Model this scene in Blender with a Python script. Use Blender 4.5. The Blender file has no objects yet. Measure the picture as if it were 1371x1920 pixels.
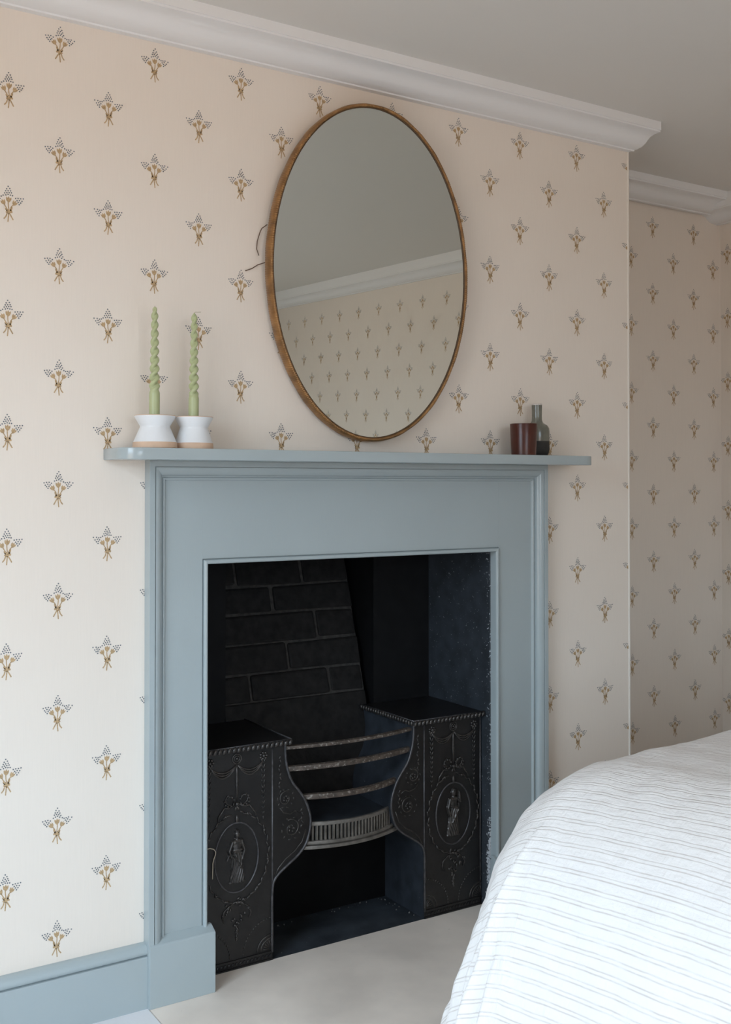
import bpy, bmesh, math, random
import numpy as np
from mathutils import Matrix, Vector

random.seed(7)
rng = np.random.default_rng(7)
sc = bpy.context.scene
C = sc.collection
PI = math.pi

# ------------------------------------------------------------------ camera
f_px, yaw, pitch, roll = 2000.7, 0.5628, 0.0128, -0.0001
cam_d = bpy.data.cameras.new('camera')
cam = bpy.data.objects.new('camera', cam_d)
C.objects.link(cam)
cam_d.sensor_fit = 'HORIZONTAL'
cam_d.sensor_width = 36.0
cam_d.lens = f_px / 1371 * 36.0
cam_d.shift_y = -76.8 / 1371
cam_d.clip_start = 0.02
fw = Vector((math.sin(yaw) * math.cos(pitch), math.cos(yaw) * math.cos(pitch), math.sin(pitch)))
rt = Vector((math.cos(yaw), -math.sin(yaw), 0))
up = rt.cross(fw)
rt, up = rt * math.cos(roll) + up * math.sin(roll), up * math.cos(roll) - rt * math.sin(roll)
R3 = Matrix((rt, up, -fw)).transposed()
cam.matrix_world = Matrix.Translation((-0.5574, -2.2907, 1.1594)) @ R3.to_4x4()
sc.camera = cam

# ------------------------------------------------------------------ world, light, exposure
world = bpy.data.worlds.new('overcast_sky')
sc.world = world
world.use_nodes = True
wn = world.node_tree
bg = wn.nodes['Background']
wtc = wn.nodes.new('ShaderNodeTexCoord')
wsp = wn.nodes.new('ShaderNodeSeparateXYZ')
wn.links.new(wtc.outputs['Generated'], wsp.inputs[0])
wrp = wn.nodes.new('ShaderNodeValToRGB')          # overcast sky above the horizon, warm brick street and ground below it
SKY = (0.77, 0.955, 1.13)
wrp.color_ramp.elements[0].position = 0.49
wrp.color_ramp.elements[1].position = 0.51
wrp.color_ramp.elements[0].color = (0.36, 0.285, 0.228, 1)
wrp.color_ramp.elements[1].color = (*[c * 0.58 for c in SKY], 1)   # overcast sky: three times brighter overhead than at the horizon
wz = wrp.color_ramp.elements.new(1.0)
wz.color = (*[c * 1.74 for c in SKY], 1)
wma = wn.nodes.new('ShaderNodeMath'); wma.operation = 'MULTIPLY_ADD'
wma.inputs[1].default_value = 0.5; wma.inputs[2].default_value = 0.5
wn.links.new(wsp.outputs[2], wma.inputs[0])
wn.links.new(wma.outputs[0], wrp.inputs[0])
wn.links.new(wrp.outputs[0], bg.inputs['Color'])
bg.inputs['Strength'].default_value = 6.8

XL, YF = -0.98, -4.40             # left wall, wall behind the camera
WINS = [dict(wall='L', a0=-1.74, a1=-0.62, z0=0.45, z1=2.06),      # window in the left wall
        dict(wall='F', a0=-0.62, a1=0.92, z0=0.62, z1=2.06)]       # unseen window opposite the fireplace, added for frontal fill
for W_ in WINS:
    pl = bpy.data.lights.new('window_portal', 'AREA')
    pl.shape = 'RECTANGLE'
    pl.size = W_['a1'] - W_['a0']
    pl.size_y = W_['z1'] - W_['z0']
    pl.cycles.is_portal = True
    po = bpy.data.objects.new('window_portal', pl)
    C.objects.link(po)
    am, zm = (W_['a0'] + W_['a1']) / 2, (W_['z0'] + W_['z1']) / 2
    if W_['wall'] == 'L':
        po.location = (XL - 0.20, am, zm); po.rotation_euler = (PI / 2, 0, -PI / 2)
    else:
        po.location = (am, YF - 0.20, zm); po.rotation_euler = (PI / 2, 0, 0)

sc.view_settings.view_transform = 'Standard'
sc.view_settings.look = 'None'
sc.view_settings.gamma = 1.0
sc.view_settings.use_curve_mapping = False
sc.view_settings.exposure = 0.39
sc.cycles.max_bounces = 8
sc.cycles.diffuse_bounces = 6
sc.cycles.glossy_bounces = 4
sc.cycles.use_denoising = True
sc.cycles.sample_clamp_indirect = 8.0

# ------------------------------------------------------------------ materials
def mat(name, col, rough=0.6, metal=0.0, spec=0.5, noise=None, bump=None, coat=0.0):
    """noise=(scale, amount, stretch) varies the colour, bump=(scale, strength, stretch, distance) adds fine relief"""
    m = bpy.data.materials.new(name)
    m.use_nodes = True
    nt = m.node_tree
    b = nt.nodes['Principled BSDF']
    b.inputs['Base Color'].default_value = (*col, 1)
    b.inputs['Roughness'].default_value = rough
    b.inputs['Metallic'].default_value = metal
    b.inputs['Specular IOR Level'].default_value = spec
    b.inputs['Coat Weight'].default_value = coat
    tc = nt.nodes.new('ShaderNodeTexCoord')
    def tex(scale, stretch, detail=4):
        mp = nt.nodes.new('ShaderNodeMapping')
        mp.inputs['Scale'].default_value = stretch
        nt.links.new(tc.outputs['Object'], mp.inputs['Vector'])
        n = nt.nodes.new('ShaderNodeTexNoise')
        n.inputs['Scale'].default_value = scale
        n.inputs['Detail'].default_value = detail
        nt.links.new(mp.outputs['Vector'], n.inputs['Vector'])
        return n
    if noise:
        n = tex(noise[0], noise[2] if len(noise) > 2 else (1, 1, 1))
        r = nt.nodes.new('ShaderNodeValToRGB')
        k = noise[1]
        r.color_ramp.elements[0].position = 0.3
        r.color_ramp.elements[1].position = 0.7
        r.color_ramp.elements[0].color = (*[max(0, c * (1 - k)) for c in col], 1)
        r.color_ramp.elements[1].color = (*[min(1, c * (1 + k)) for c in col], 1)
        nt.links.new(n.outputs['Fac'], r.inputs['Fac'])
        nt.links.new(r.outputs['Color'], b.inputs['Base Color'])
    if bump:
        n = tex(bump[0], bump[2] if len(bump) > 2 else (1, 1, 1))
        bp = nt.nodes.new('ShaderNodeBump')
        bp.inputs['Strength'].default_value = bump[1]
        bp.inputs['Distance'].default_value = bump[3] if len(bump) > 3 else 0.001
        nt.links.new(n.outputs['Fac'], bp.inputs['Height'])
        nt.links.new(bp.outputs['Normal'], b.inputs['Normal'])
    return m

def fleck(m, col, scale, lo, hi, stretch=(1, 1, 1), rng_lo=0.0):
    """scatter small paint or dust flecks of another colour over a material"""
    nt = m.node_tree
    b = nt.nodes['Principled BSDF']
    tc = nt.nodes.new('ShaderNodeTexCoord')
    mp = nt.nodes.new('ShaderNodeMapping')
    mp.inputs['Scale'].default_value = stretch
    nt.links.new(tc.outputs['Object'], mp.inputs['Vector'])
    n = nt.nodes.new('ShaderNodeTexNoise')
    n.inputs['Scale'].default_value = scale
    n.inputs['Detail'].default_value = 3
    nt.links.new(mp.outputs['Vector'], n.inputs['Vector'])
    r = nt.nodes.new('ShaderNodeValToRGB')
    r.color_ramp.elements[0].position = lo
    r.color_ramp.elements[1].position = hi
    r.color_ramp.elements[0].color = (0, 0, 0, 1)
    r.color_ramp.elements[1].color = (1, 1, 1, 1)
    nt.links.new(n.outputs['Fac'], r.inputs['Fac'])
    mx = nt.nodes.new('ShaderNodeMixRGB')
    mx.inputs[2].default_value = (*col, 1)
    src = b.inputs['Base Color'].links
    if src:
        nt.links.new(src[0].from_socket, mx.inputs[1])
    else:
        mx.inputs[1].default_value = b.inputs['Base Color'].default_value
    nt.links.new(r.outputs['Color'], mx.inputs[0])
    nt.links.new(mx.outputs[0], b.inputs['Base Color'])
    return m

M = {}
M['paper'] = mat('wallpaper_cream', (0.80, 0.725, 0.645), 0.75, noise=(60, 0.012, (8, 8, 0.25)), bump=(220, 0.10, (6, 6, 0.15), 0.0006))
M['dot'] = mat('wallpaper_slate_dots', (0.135, 0.15, 0.165), 0.7)
M['gold'] = mat('wallpaper_ochre_flowers', (0.47, 0.325, 0.175), 0.6, noise=(300, 0.25))
M['ceil'] = mat('ceiling_white_paint', (0.70, 0.675, 0.635), 0.8, bump=(40, 0.05))
M['cornice'] = mat('cornice_white_paint', (0.80, 0.80, 0.80), 0.55, bump=(60, 0.05))
M['bead'] = mat('corner_bead_paint', (0.74, 0.69, 0.62), 0.5)
M['blue'] = mat('pale_blue_satin_paint', (0.37, 0.425, 0.438), 0.30, noise=(3, 0.03), bump=(90, 0.22, (8, 8, 0.35), 0.0006))
M['blueflat'] = mat('pale_blue_gloss_paint', (0.375, 0.432, 0.446), 0.17, spec=0.6, noise=(3, 0.03), bump=(30, 0.04))
M['hearth'] = fleck(mat('hearth_beige_concrete', (0.79, 0.715, 0.64), 0.7, noise=(5, 0.12), bump=(90, 0.12)), (0.42, 0.38, 0.34), 60, 0.74, 0.80)
M['floor'] = mat('white_floorboard_paint', (0.80, 0.80, 0.82), 0.45, noise=(4, 0.03), bump=(60, 0.1))
M['iron'] = fleck(mat('black_leaded_cast_iron', (0.0105, 0.0095, 0.0095), 0.40, noise=(30, 0.35), bump=(160, 0.25, (1, 1, 1), 0.0008)), (0.30, 0.28, 0.26), 230, 0.765, 0.79)
M['ironlit'] = fleck(mat('window_lit_iron', (0.026, 0.031, 0.039), 0.45, noise=(25, 0.35), bump=(60, 0.3)), (0.20, 0.21, 0.22), 170, 0.74, 0.78)  # bluer, paler iron: window light on the hob sides is in the colour
M['ironrim'] = mat('pale_cast_iron_edge', (0.075, 0.072, 0.075), 0.34, metal=0.4, noise=(90, 0.4))  # rims and beads, paler than the panel iron
M['ironglint'] = mat('highlit_cast_iron_relief', (0.068, 0.062, 0.058), 0.28, metal=0.6, noise=(120, 0.35))  # lighter iron for ornaments; the highlights they catch are put into the colour
M['rust'] = fleck(mat('heat_worn_iron_bar', (0.085, 0.065, 0.052), 0.5, metal=0.25, noise=(60, 0.5), bump=(150, 0.5)), (0.30, 0.27, 0.24), 140, 0.56, 0.68)
M['fret'] = mat('burnished_iron_fret', (0.21, 0.195, 0.175), 0.42, metal=0.55, noise=(50, 0.3))
M['soot'] = fleck(mat('black_painted_recess', (0.030, 0.036, 0.044), 0.5, noise=(20, 0.3), bump=(60, 0.2)), (0.28, 0.29, 0.30), 190, 0.755, 0.785)
nt_ = M['soot'].node_tree
tc_ = nt_.nodes.new('ShaderNodeTexCoord'); sp_ = nt_.nodes.new('ShaderNodeSeparateXYZ'); nt_.links.new(tc_.outputs['Object'], sp_.inputs[0])
def mr_(sock, a, b):
    m_ = nt_.nodes.new('ShaderNodeMapRange'); m_.inputs[1].default_value = a; m_.inputs[2].default_value = b; nt_.links.new(sock, m_.inputs[0]); return m_.outputs[0]
def mm_(op, a, b):
    m_ = nt_.nodes.new('ShaderNodeMath'); m_.operation = op
    for i_, v_ in enumerate((a, b)):
        if isinstance(v_, float): m_.inputs[i_].default_value = v_
        else: nt_.links.new(v_, m_.inputs[i_])
    return m_.outputs[0]
ns_ = nt_.nodes.new('ShaderNodeTexNoise'); ns_.inputs['Scale'].default_value = 210; ns_.inputs['Detail'].default_value = 3
nt_.links.new(tc_.outputs['Object'], ns_.inputs['Vector'])
near_ = mr_(sp_.outputs[1], .034, .012)
low_ = mm_('ADD', mm_('MULTIPLY', mr_(sp_.outputs[2], .30, .12), 0.30), 0.09)
spl_ = mr_(mm_('ADD', ns_.outputs['Fac'], mm_('MULTIPLY', near_, low_)), .70, .74)
mx_ = nt_.nodes.new('ShaderNodeMixRGB'); b_ = nt_.nodes['Principled BSDF']
nt_.links.new(b_.inputs['Base Color'].links[0].from_socket, mx_.inputs[1]); mx_.inputs[2].default_value = (.50, .53, .56, 1)
nt_.links.new(spl_, mx_.inputs[0]); nt_.links.new(mx_.outputs[0], b_.inputs['Base Color'])
M['shadeback'] = mat('shaded_black_back', (0.0045, 0.0045, 0.005), 0.7, spec=0.2, noise=(20, 0.3), bump=(60, 0.2))  # darker copy of the recess black, with the shade at the back painted in
M['sootbrick'] = mat('sooty_brick', (0.010, 0.0092, 0.0088), 0.75, spec=0.25, noise=(45, 0.5), bump=(70, 0.6, (1, 1, 1), 0.003))
M['mortar'] = mat('sooty_mortar', (0.034, 0.031, 0.028), 0.9, noise=(60, 0.5), bump=(90, 0.5))
M['ash'] = fleck(mat('ash_pit_floor', (0.032, 0.039, 0.048), 0.55, noise=(14, 0.45), bump=(70, 0.4)), (0.33, 0.33, 0.33), 110, 0.72, 0.76)
M['crumb'] = mat('grey_plaster_crumb', (0.20, 0.19, 0.18), 0.9, noise=(200, 0.6))
M['wire'] = mat('pale_wire', (0.50, 0.42, 0.32), 0.5)
M['cane'] = mat('gilded_cane_binding', (0.27, 0.14, 0.05), 0.34, metal=0.4, noise=(35, 0.4))
M['canedark'] = mat('dark_cane_lip', (0.10, 0.055, 0.025), 0.5)
M['mirror'] = mat('silvered_glass', (0.69, 0.71, 0.67), 0.0, metal=1.0)
M['candle'] = mat('sage_green_wax', (0.43, 0.47, 0.26), 0.38, coat=0.15)
M['candle'].node_tree.nodes['Principled BSDF'].inputs['Subsurface Weight'].default_value = 0.15
M['candle'].node_tree.nodes['Principled BSDF'].inputs['Subsurface Radius'].default_value = (0.006, 0.006, 0.003)
M['wick'] = mat('cotton_wick', (0.55, 0.50, 0.38), 0.9)
M['glaze'] = fleck(mat('white_glaze', (0.76, 0.78, 0.80), 0.28, noise=(20, 0.03), coat=0.2), (0.45, 0.45, 0.45), 120, 0.76, 0.79)
M['clay'] = mat('bare_pink_clay', (0.66, 0.47, 0.34), 0.85, noise=(30, 0.1))
M['vase'] = mat('olive_grey_glaze', (0.155, 0.155, 0.125), 0.22, noise=(40, 0.15), coat=0.3)
M['vasebase'] = mat('dark_stoneware', (0.028, 0.026, 0.024), 0.7, noise=(60, 0.2))
M['vaserim'] = mat('pale_worn_rim', (0.55, 0.50, 0.46), 0.5)
M['wax'] = mat('cream_wax', (0.80, 0.55, 0.42), 0.6)
M['mattress'] = mat('mattress_ticking', (0.78, 0.77, 0.75), 0.9)
M['wood'] = mat('bed_base_wood', (0.35, 0.25, 0.16), 0.6, noise=(6, 0.25, (1, 8, 8)))
M['winpaint'] = mat('white_window_paint', (0.80, 0.80, 0.80), 0.4)

g = bpy.data.materials.new('amber_frosted_glass')
g.use_nodes = True
gb = g.node_tree.nodes['Principled BSDF']
gb.inputs['Base Color'].default_value = (0.135, 0.030, 0.017, 1)
gb.inputs['Roughness'].default_value = 0.26
gb.inputs['Transmission Weight'].default_value = 0.55
gb.inputs['IOR'].default_value = 1.45
M['amber'] = g

# striped gauze quilt: pairs of fine rose-beige lines across the cloth, read from the cloth's own UV (metres)
q = bpy.data.materials.new('white_striped_cotton_gauze')
q.use_nodes = True
nt = q.node_tree
qb = nt.nodes['Principled BSDF']
qb.inputs['Roughness'].default_value = 0.9
qb.inputs['Specular IOR Level'].default_value = 0.15
uv = nt.nodes.new('ShaderNodeUVMap'); uv.uv_map = 'cloth'
sep = nt.nodes.new('ShaderNodeSeparateXYZ')
nt.links.new(uv.outputs['UV'], sep.inputs[0])
def mth(op, a, b=None):
    n = nt.nodes.new('ShaderNodeMath'); n.operation = op
    for i, v in enumerate((a, b)):
        if v is None: continue
        if isinstance(v, (int, float)): n.inputs[i].default_value = v
        else: nt.links.new(v, n.inputs[i])
    return n.outputs[0]
def noise_uv(scale, sx, sy, detail=3):
    mp = nt.nodes.new('ShaderNodeMapping'); mp.inputs['Scale'].default_value = (sx, sy, 1)
    nt.links.new(uv.outputs['UV'], mp.inputs['Vector'])
    n = nt.nodes.new('ShaderNodeTexNoise'); n.inputs['Scale'].default_value = scale; n.inputs['Detail'].default_value = detail
    nt.links.new(mp.outputs['Vector'], n.inputs['Vector'])
    return n.outputs['Fac']
wob = mth('MULTIPLY', mth('SUBTRACT', noise_uv(9, 1, 1), 0.5), 0.006)
ua = mth('ADD', sep.outputs[0], wob)
ph = mth('FRACT', mth('MULTIPLY', ua, 1 / 0.0225))
def line(c, w):
    d = mth('ABSOLUTE', mth('SUBTRACT', ph, c))
    return mth('SUBTRACT', 1.0, mth('MINIMUM', mth('DIVIDE', d, w), 1.0))
ln = mth('MAXIMUM', line(0.30, 0.075), line(0.58, 0.075))
brk = mth('MINIMUM', mth('MULTIPLY', mth('MAXIMUM', mth('SUBTRACT', noise_uv(60, 1.6, 0.35), 0.30), 0.0), 3.2), 1.0)
lf = mth('MULTIPLY', mth('MULTIPLY', ln, brk), 0.56)
mx = nt.nodes.new('ShaderNodeMixRGB')
mx.inputs[1].default_value = (0.775, 0.75, 0.73, 1)
mx.inputs[2].default_value = (0.43, 0.355, 0.32, 1)
nt.links.new(lf, mx.inputs[0])
nt.links.new(mx.outputs[0], qb.inputs['Base Color'])
pk = noise_uv(70, 1.0, 0.45, 4)
fine = noise_uv(900, 1, 1, 2)
hgt = mth('ADD', mth('MULTIPLY', pk, 1.0), mth('MULTIPLY', fine, 0.12))
hgt = mth('ADD', hgt, mth('MULTIPLY', noise_uv(45, 0.5, 2.4, 3), 0.8))
hgt = mth('SUBTRACT', hgt, mth('MULTIPLY', ln, 0.30))
bp = nt.nodes.new('ShaderNodeBump'); bp.inputs['Strength'].default_value = 0.6; bp.inputs['Distance'].default_value = 0.004
nt.links.new(hgt, bp.inputs['Height'])
nt.links.new(bp.outputs['Normal'], qb.inputs['Normal'])
M['quilt'] = q

# ------------------------------------------------------------------ helpers
class MB:
    """collects vertices and faces of one mesh"""
    def __init__(s): s.v = []; s.f = []
    def add(s, v, f):
        o = len(s.v); s.v += [tuple(p) for p in v]; s.f += [tuple(i + o for i in q) for q in f]; return s
    def box(s, x0, x1, y0, y1, z0, z1):
        return s.add([(x0, y0, z0), (x1, y0, z0), (x1, y1, z0), (x0, y1, z0), (x0, y0, z1), (x1, y0, z1), (x1, y1, z1), (x0, y1, z1)],
                     [(0, 3, 2, 1), (4, 5, 6, 7), (0, 1, 5, 4), (1, 2, 6, 5), (2, 3, 7, 6), (3, 0, 4, 7)])
    def tube(s, pts, r, n=6, closed=False, cap=True):
        pts = [Vector(p) for p in pts]; m = len(pts); rr = r if isinstance(r, (list, tuple)) else [r] * m
        v = []; ref = None
        for i, p in enumerate(pts):
            a = pts[(i - 1) % m] if closed or i else p
            b = pts[(i + 1) % m] if closed or i < m - 1 else p
            t = (b - a).normalized()
            if ref is None:
                ref = Vector((0, 0, 1)) if abs(t.z) < 0.9 else Vector((0, 1, 0))
            x = (ref - t * ref.dot(t)).normalized(); ref = x
            y = t.cross(x)
            for k in range(n):
                c = 2 * PI * k / n
                v.append(p + (x * math.cos(c) + y * math.sin(c)) * rr[i])
        f = []
        for i in range(m if closed else m - 1):
            j = (i + 1) % m
            for k in range(n):
                l = (k + 1) % n
                f.append((i * n + k, i * n + l, j * n + l, j * n + k))
        if not closed and cap:
            f.append(tuple(range(n))[::-1]); f.append(tuple((m - 1) * n + k for k in range(n)))
        return s.add(v, f)
    def blob(s, c, r, rot=0.0, n=6, m=4):
        """ellipsoid; rot turns it in the xz plane"""
        cr, sr = math.cos(rot), math.sin(rot); v = []; f = []
        for i in range(m + 1):
            th = PI * i / m
            for k in range(n):
                a = 2 * PI * k / n
                x, y, z = r[0] * math.sin(th) * math.cos(a), r[1] * math.sin(th) * math.sin(a), r[2] * math.cos(th)
                v.append((c[0] + x * cr + z * sr, c[1] + y, c[2] - x * sr + z * cr))
        for i in range(m):
            for k in range(n):
                l = (k + 1) % n
                f.append((i * n + k, i * n + l, (i + 1) * n + l, (i + 1) * n + k))
        return s.add(v, f)
    def lathe(s, prof, c=(0, 0, 0), n=48):
        v = [(c[0] + r * math.cos(2 * PI * k / n), c[1] + r * math.sin(2 * PI * k / n), c[2] + z) for r, z in prof for k in range(n)]
        f = [(i * n + k, i * n + (k + 1) % n, (i + 1) * n + (k + 1) % n, (i + 1) * n + k) for i in range(len(prof) - 1) for k in range(n)]
        if prof[0][0] > 1e-6: f.append(tuple(range(n))[::-1])
        if prof[-1][0] > 1e-6: f.append(tuple((len(prof) - 1) * n + k for k in range(n)))
        return s.add(v, f)
    def build(s, name, m, parent=None, smooth=False, bevel=0.0, seg=2, weld=True):
        bm = bmesh.new()
        vs = [bm.verts.new(p) for p in s.v]
        for q in s.f:
            try: bm.faces.new([vs[i] for i in q])
            except ValueError: pass
        if weld: bmesh.ops.remove_doubles(bm, verts=bm.verts, dist=1e-6)
        bmesh.ops.recalc_face_normals(bm, faces=bm.faces)
        if bevel:
            es = [e for e in bm.edges if len(e.link_faces) == 2 and e.calc_face_angle() > 0.6]
            bmesh.ops.bevel(bm, geom=es, offset=bevel, segments=seg, profile=0.5, affect='EDGES')
        me = bpy.data.meshes.new(name)
        bm.to_mesh(me); bm.free()
        return link(name, me, m, parent, smooth)

def link(name, me, m, parent=None, smooth=False):
    if m is not None and not me.materials: me.materials.append(M[m] if isinstance(m, str) else m)
    o = bpy.data.objects.new(name, me); C.objects.link(o)
    if smooth:
        me.polygons.foreach_set('use_smooth', [True] * len(me.polygons))
        if smooth == 'auto':
            try: me.set_sharp_from_angle(angle=0.7)
            except Exception: pass
    if parent is not None: attach(o, parent)
    return o
def attach(o, parent):
    o.parent = parent
    o.matrix_parent_inverse = Matrix.Translation(-world_loc(parent))
def world_loc(o):
    v = Vector(o.location)
    if o.parent is not None and o.type == 'EMPTY': v += world_loc(o.parent)
    if o.type != 'EMPTY': return Vector((0, 0, 0)) if o.parent is None else Vector((0, 0, 0))
    return v
def thing(name, label, cat, loc, group=None):
    o = bpy.data.objects.new(name, None); C.objects.link(o)
    o.empty_display_size = 0.05; o.location = loc
    return tag(o, label, cat, group)
def tag(o, label, cat, group=None):
    o['label'] = label; o['category'] = cat
    if group: o['group'] = group
    return o
def struct(o, label=None):
    o['kind'] = 'structure'
    if label: o['label'] = label
    return o
def prism(poly, a0, a1, axis):
    """polygon extruded along an axis; axis 'y': poly is (x,z); 'z': (x,y); 'x': (y,z)"""
    n = len(poly)
    def p(q, a):
        return {'y': (q[0], a, q[1]), 'z': (q[0], q[1], a), 'x': (a, q[0], q[1])}[axis]
    v = [p(q, a0) for q in poly] + [p(q, a1) for q in poly]
    f = [tuple(range(n))[::-1], tuple(range(n, 2 * n))] + [(i, (i + 1) % n, n + (i + 1) % n, n + i) for i in range(n)]
    mb = MB(); mb.add(v, f); return mb

# ------------------------------------------------------------------ room measures
XB0, XB1 = -0.073, 1.825          # chimney breast
YA = 0.393                        # alcove back wall
XR = 2.722                        # right wall
ZC = 2.217                        # ceiling
OX0, OX1, OZ = 0.450, 1.302, 0.976  # fireplace opening
SX0, SX1 = 0.302, 1.475           # fire surround

# ------------------------------------------------------------------ wallpaper motif (flat print), metres, +x right, +y up
K = 0.1459 * 0.001165
def mk(p): return ((p[0] - 978) * K, (985 - p[1]) * K)
DOTS = [(975,763),(957,796),(995,788),(946,822),(975,818),(1005,815),(934,850),(960,844),(988,840),(1015,838),(915,880),(948,873),(975,864),(1002,868),(1028,871),
        (795,893),(836,893),(866,900),(892,896),(818,926),(848,918),(876,926),(835,950),(860,945),(857,973),
        (1066,900),(1096,896),(1128,896),(1160,893),(1084,926),(1113,921),(1144,926),(1098,946),(1128,949),(1110,972)]
def tulip(cx, cy, s, a):
    pts = [(-4,34),(-26,14),(-31,-10),(-27,-30),(-14,-14),(-2,-38),(10,-14),(27,-28),(30,-6),(22,16),(6,34)]
    c, d = math.cos(a), math.sin(a)
    return [(cx + s * (x * c - y * d), cy + s * (x * d + y * c)) for x, y in pts]
def stroke(pts, w):
    quads = []
    for (x0, y0), (x1, y1) in zip(pts[:-1], pts[1:]):
        L = math.hypot(x1 - x0, y1 - y0); nx, ny = -(y1 - y0) / L * w / 2, (x1 - x0) / L * w / 2
        quads.append([(x0 + nx, y0 + ny), (x1 + nx, y1 + ny), (x1 - nx, y1 - ny), (x0 - nx, y0 - ny)])
    return quads
def motif(variant):
    polys = []      # (material index, polygon)
    for x, y in DOTS:
        if variant: x = 1956 - x; y += 6 * math.sin(x * 0.05)
        c = mk((x, y)); r = 9.6 * K
        polys.append((1, [(c[0] + r * math.cos(k * PI / 3), c[1] + r * math.sin(k * PI / 3)) for k in range(6)]))
    sh = [tulip(917, 963, 1.0, -0.5), tulip(982, 924, 1.1, 0.06), tulip(1054, 963, 1.0, 0.55),
          [(940,1048),(958,1058),(975,1040),(990,1056),(1003,1040),(1018,1056),(1030,1075),(1026,1090),(1004,1088),(985,1108),(968,1094),(948,1092),(942,1080),(956,1074)]]
    st = stroke([(928,988),(946,1018),(966,1050)], 12) + stroke([(976,958),(978,1000),(985,1050)], 12) + stroke([(1036,986),(1014,1012),(1000,1050)], 12)
    st += stroke([(942,1036),(964,1072)], 12) + stroke([(1022,1012),(1020,1036),(1002,1066)], 15)
    st += stroke([(966,1090),(950,1138),(924,1170)], 15) + stroke([(984,1096),(980,1140),(974,1205)], 14) + stroke([(994,1096),(1018,1138),(1038,1174)], 15)
    for pg in sh + st:
        pg = [mk((1956 - x if variant else x, y)) for x, y in pg]
        polys.append((2, pg))
    return polys
MOTIF = [motif(0), motif(1)]
def print_wall(mb_v, mb_f, mi, spots, to3, inside):
    """lay the printed motif on a wall: to3 maps wall (s, z) to a point just proud of the paper"""
    for s0, z0, var in spots:
        for k, pg in MOTIF[var]:
            cs = sum(p[0] for p in pg) / len(pg) + s0; cz = sum(p[1] for p in pg) / len(pg) + z0
            if not inside(cs, cz): continue
            o = len(mb_v)
            mb_v += [to3(p[0] + s0, p[1] + z0) for p in pg]
            mb_f.append(tuple(range(o, o + len(pg)))); mi.append(k)
def wall(name, mb, spots, to3, inside, label):
    v = list(mb.v); f = list(mb.f); mi = [0] * len(f)
    print_wall(v, f, mi, spots, to3, inside)
    me = bpy.data.meshes.new(name)
    me.from_pydata(v, [], f)
    for k in ('paper', 'dot', 'gold'): me.materials.append(M[k])
    me.polygons.foreach_set('material_index', mi)
    me.update()
    return struct(link(name, me, None), label)
HX, HZ = 0.10768, 0.12
EPS = 0.0004

# chimney breast: solid around the fireplace opening
mb = MB()
mb.box(XB0, OX0, 0, 0.62, 0, ZC); mb.box(OX1, XB1, 0, 0.62, 0, ZC); mb.box(OX0, OX1, 0, 0.62, 1.02, ZC)
spots = [(i * HX, 2.1086 - HZ * j, i % 2) for i in range(-1, 18) for j in range(0, 18) if (i + j) % 2 == 1]
wall('wall_chimney_breast', mb, spots, lambda s, z: (s, -EPS, z),
     lambda s, z: XB0 < s < XB1 and 0.12 < z < 2.16 and not (SX0 + 0.003 < s < SX1 - 0.003 and z < 1.215),
     'papered chimney breast with ochre posies around the fire surround')
# alcoves either side
mb = MB().box(XB1, XR + 0.1, YA, YA + 0.12, 0, ZC)
spots = [(2.3556 + a * HX, 1.2431 - HZ * j, a % 2) for a in range(-5, 5) for j in range(-8, 11) if (a + j) % 2 == 1]
wall('wall_alcove_right', mb, spots, lambda s, z: (s, YA - EPS, z), lambda s, z: XB1 < s < XR and 0.12 < z < 2.14, 'papered back wall of the alcove right of the chimney breast')
mb = MB().box(XL - 0.1, XB0, YA, YA + 0.12, 0, ZC)
spots = [(-0.9 + a * HX, 1.20 - HZ * j, a % 2) for a in range(-6, 9) for j in range(-8, 10) if (a + j) % 2 == 0]
wall('wall_alcove_left', mb, spots, lambda s, z: (s, YA - EPS, z), lambda s, z: XL < s < XB0 and 0.12 < z < 2.14, 'papered back wall of the alcove left of the chimney breast')
# right wall (also seen in the looking glass)
mb = MB().box(XR, XR + 0.12, YF, YA, 0, ZC)
spots = [(-3.945 + k * HX, 2.0228 - HZ * r, k % 2) for k in range(-4, 41) for r in range(0, 17) if (k + r) % 2 == 0]
wall('wall_right', mb, spots, lambda s, z: (XR - EPS, s, z), lambda s, z: YF < s < YA and 0.12 < z < 2.14, 'papered side wall on the right')
# left wall with its window, wall behind the camera with the added one
def window_wall(W_, lo, hi, mkbox):
    mb = MB()
    for a, b, c, d_ in ((lo, W_['a0'], 0, ZC), (W_['a1'], hi, 0, ZC), (W_['a0'], W_['a1'], 0, W_['z0']), (W_['a0'], W_['a1'], W_['z1'], ZC)):
        mkbox(mb, a, b, c, d_)
    return mb
def clear(W_): return lambda s, z: 0.12 < z < 2.14 and not (W_['a0'] - .08 < s < W_['a1'] + .08 and W_['z0'] - .08 < z < W_['z1'] + .08)
W_ = WINS[0]; cl0 = clear(W_)
mb = window_wall(W_, YF, YA, lambda m, a, b, c, d_: m.box(XL - .25, XL, a, b, c, d_))
spots = [(-4.3 + k * HX, 2.0228 - HZ * r, k % 2) for k in range(0, 44) for r in range(0, 17) if (k + r) % 2 == 0]
wall('wall_left', mb, spots, lambda s, z: (XL + EPS, s, z), lambda s, z: YF < s < YA and cl0(s, z), 'papered side wall with a window')
W_ = WINS[1]; cl1 = clear(W_)
mb = window_wall(W_, XL - .25, XR + .12, lambda m, a, b, c, d_: m.box(a, b, YF - .25, YF, c, d_))
wall('wall_front', mb, [(-0.9 + k * HX, 2.0228 - HZ * r, k % 2) for k in range(0, 37) for r in range(0, 17) if (k + r) % 2 == 0],
     lambda s, z: (s, YF + EPS, z), lambda s, z: XL < s < XR and cl1(s, z), 'papered wall opposite the fireplace with an added fill window')
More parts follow.
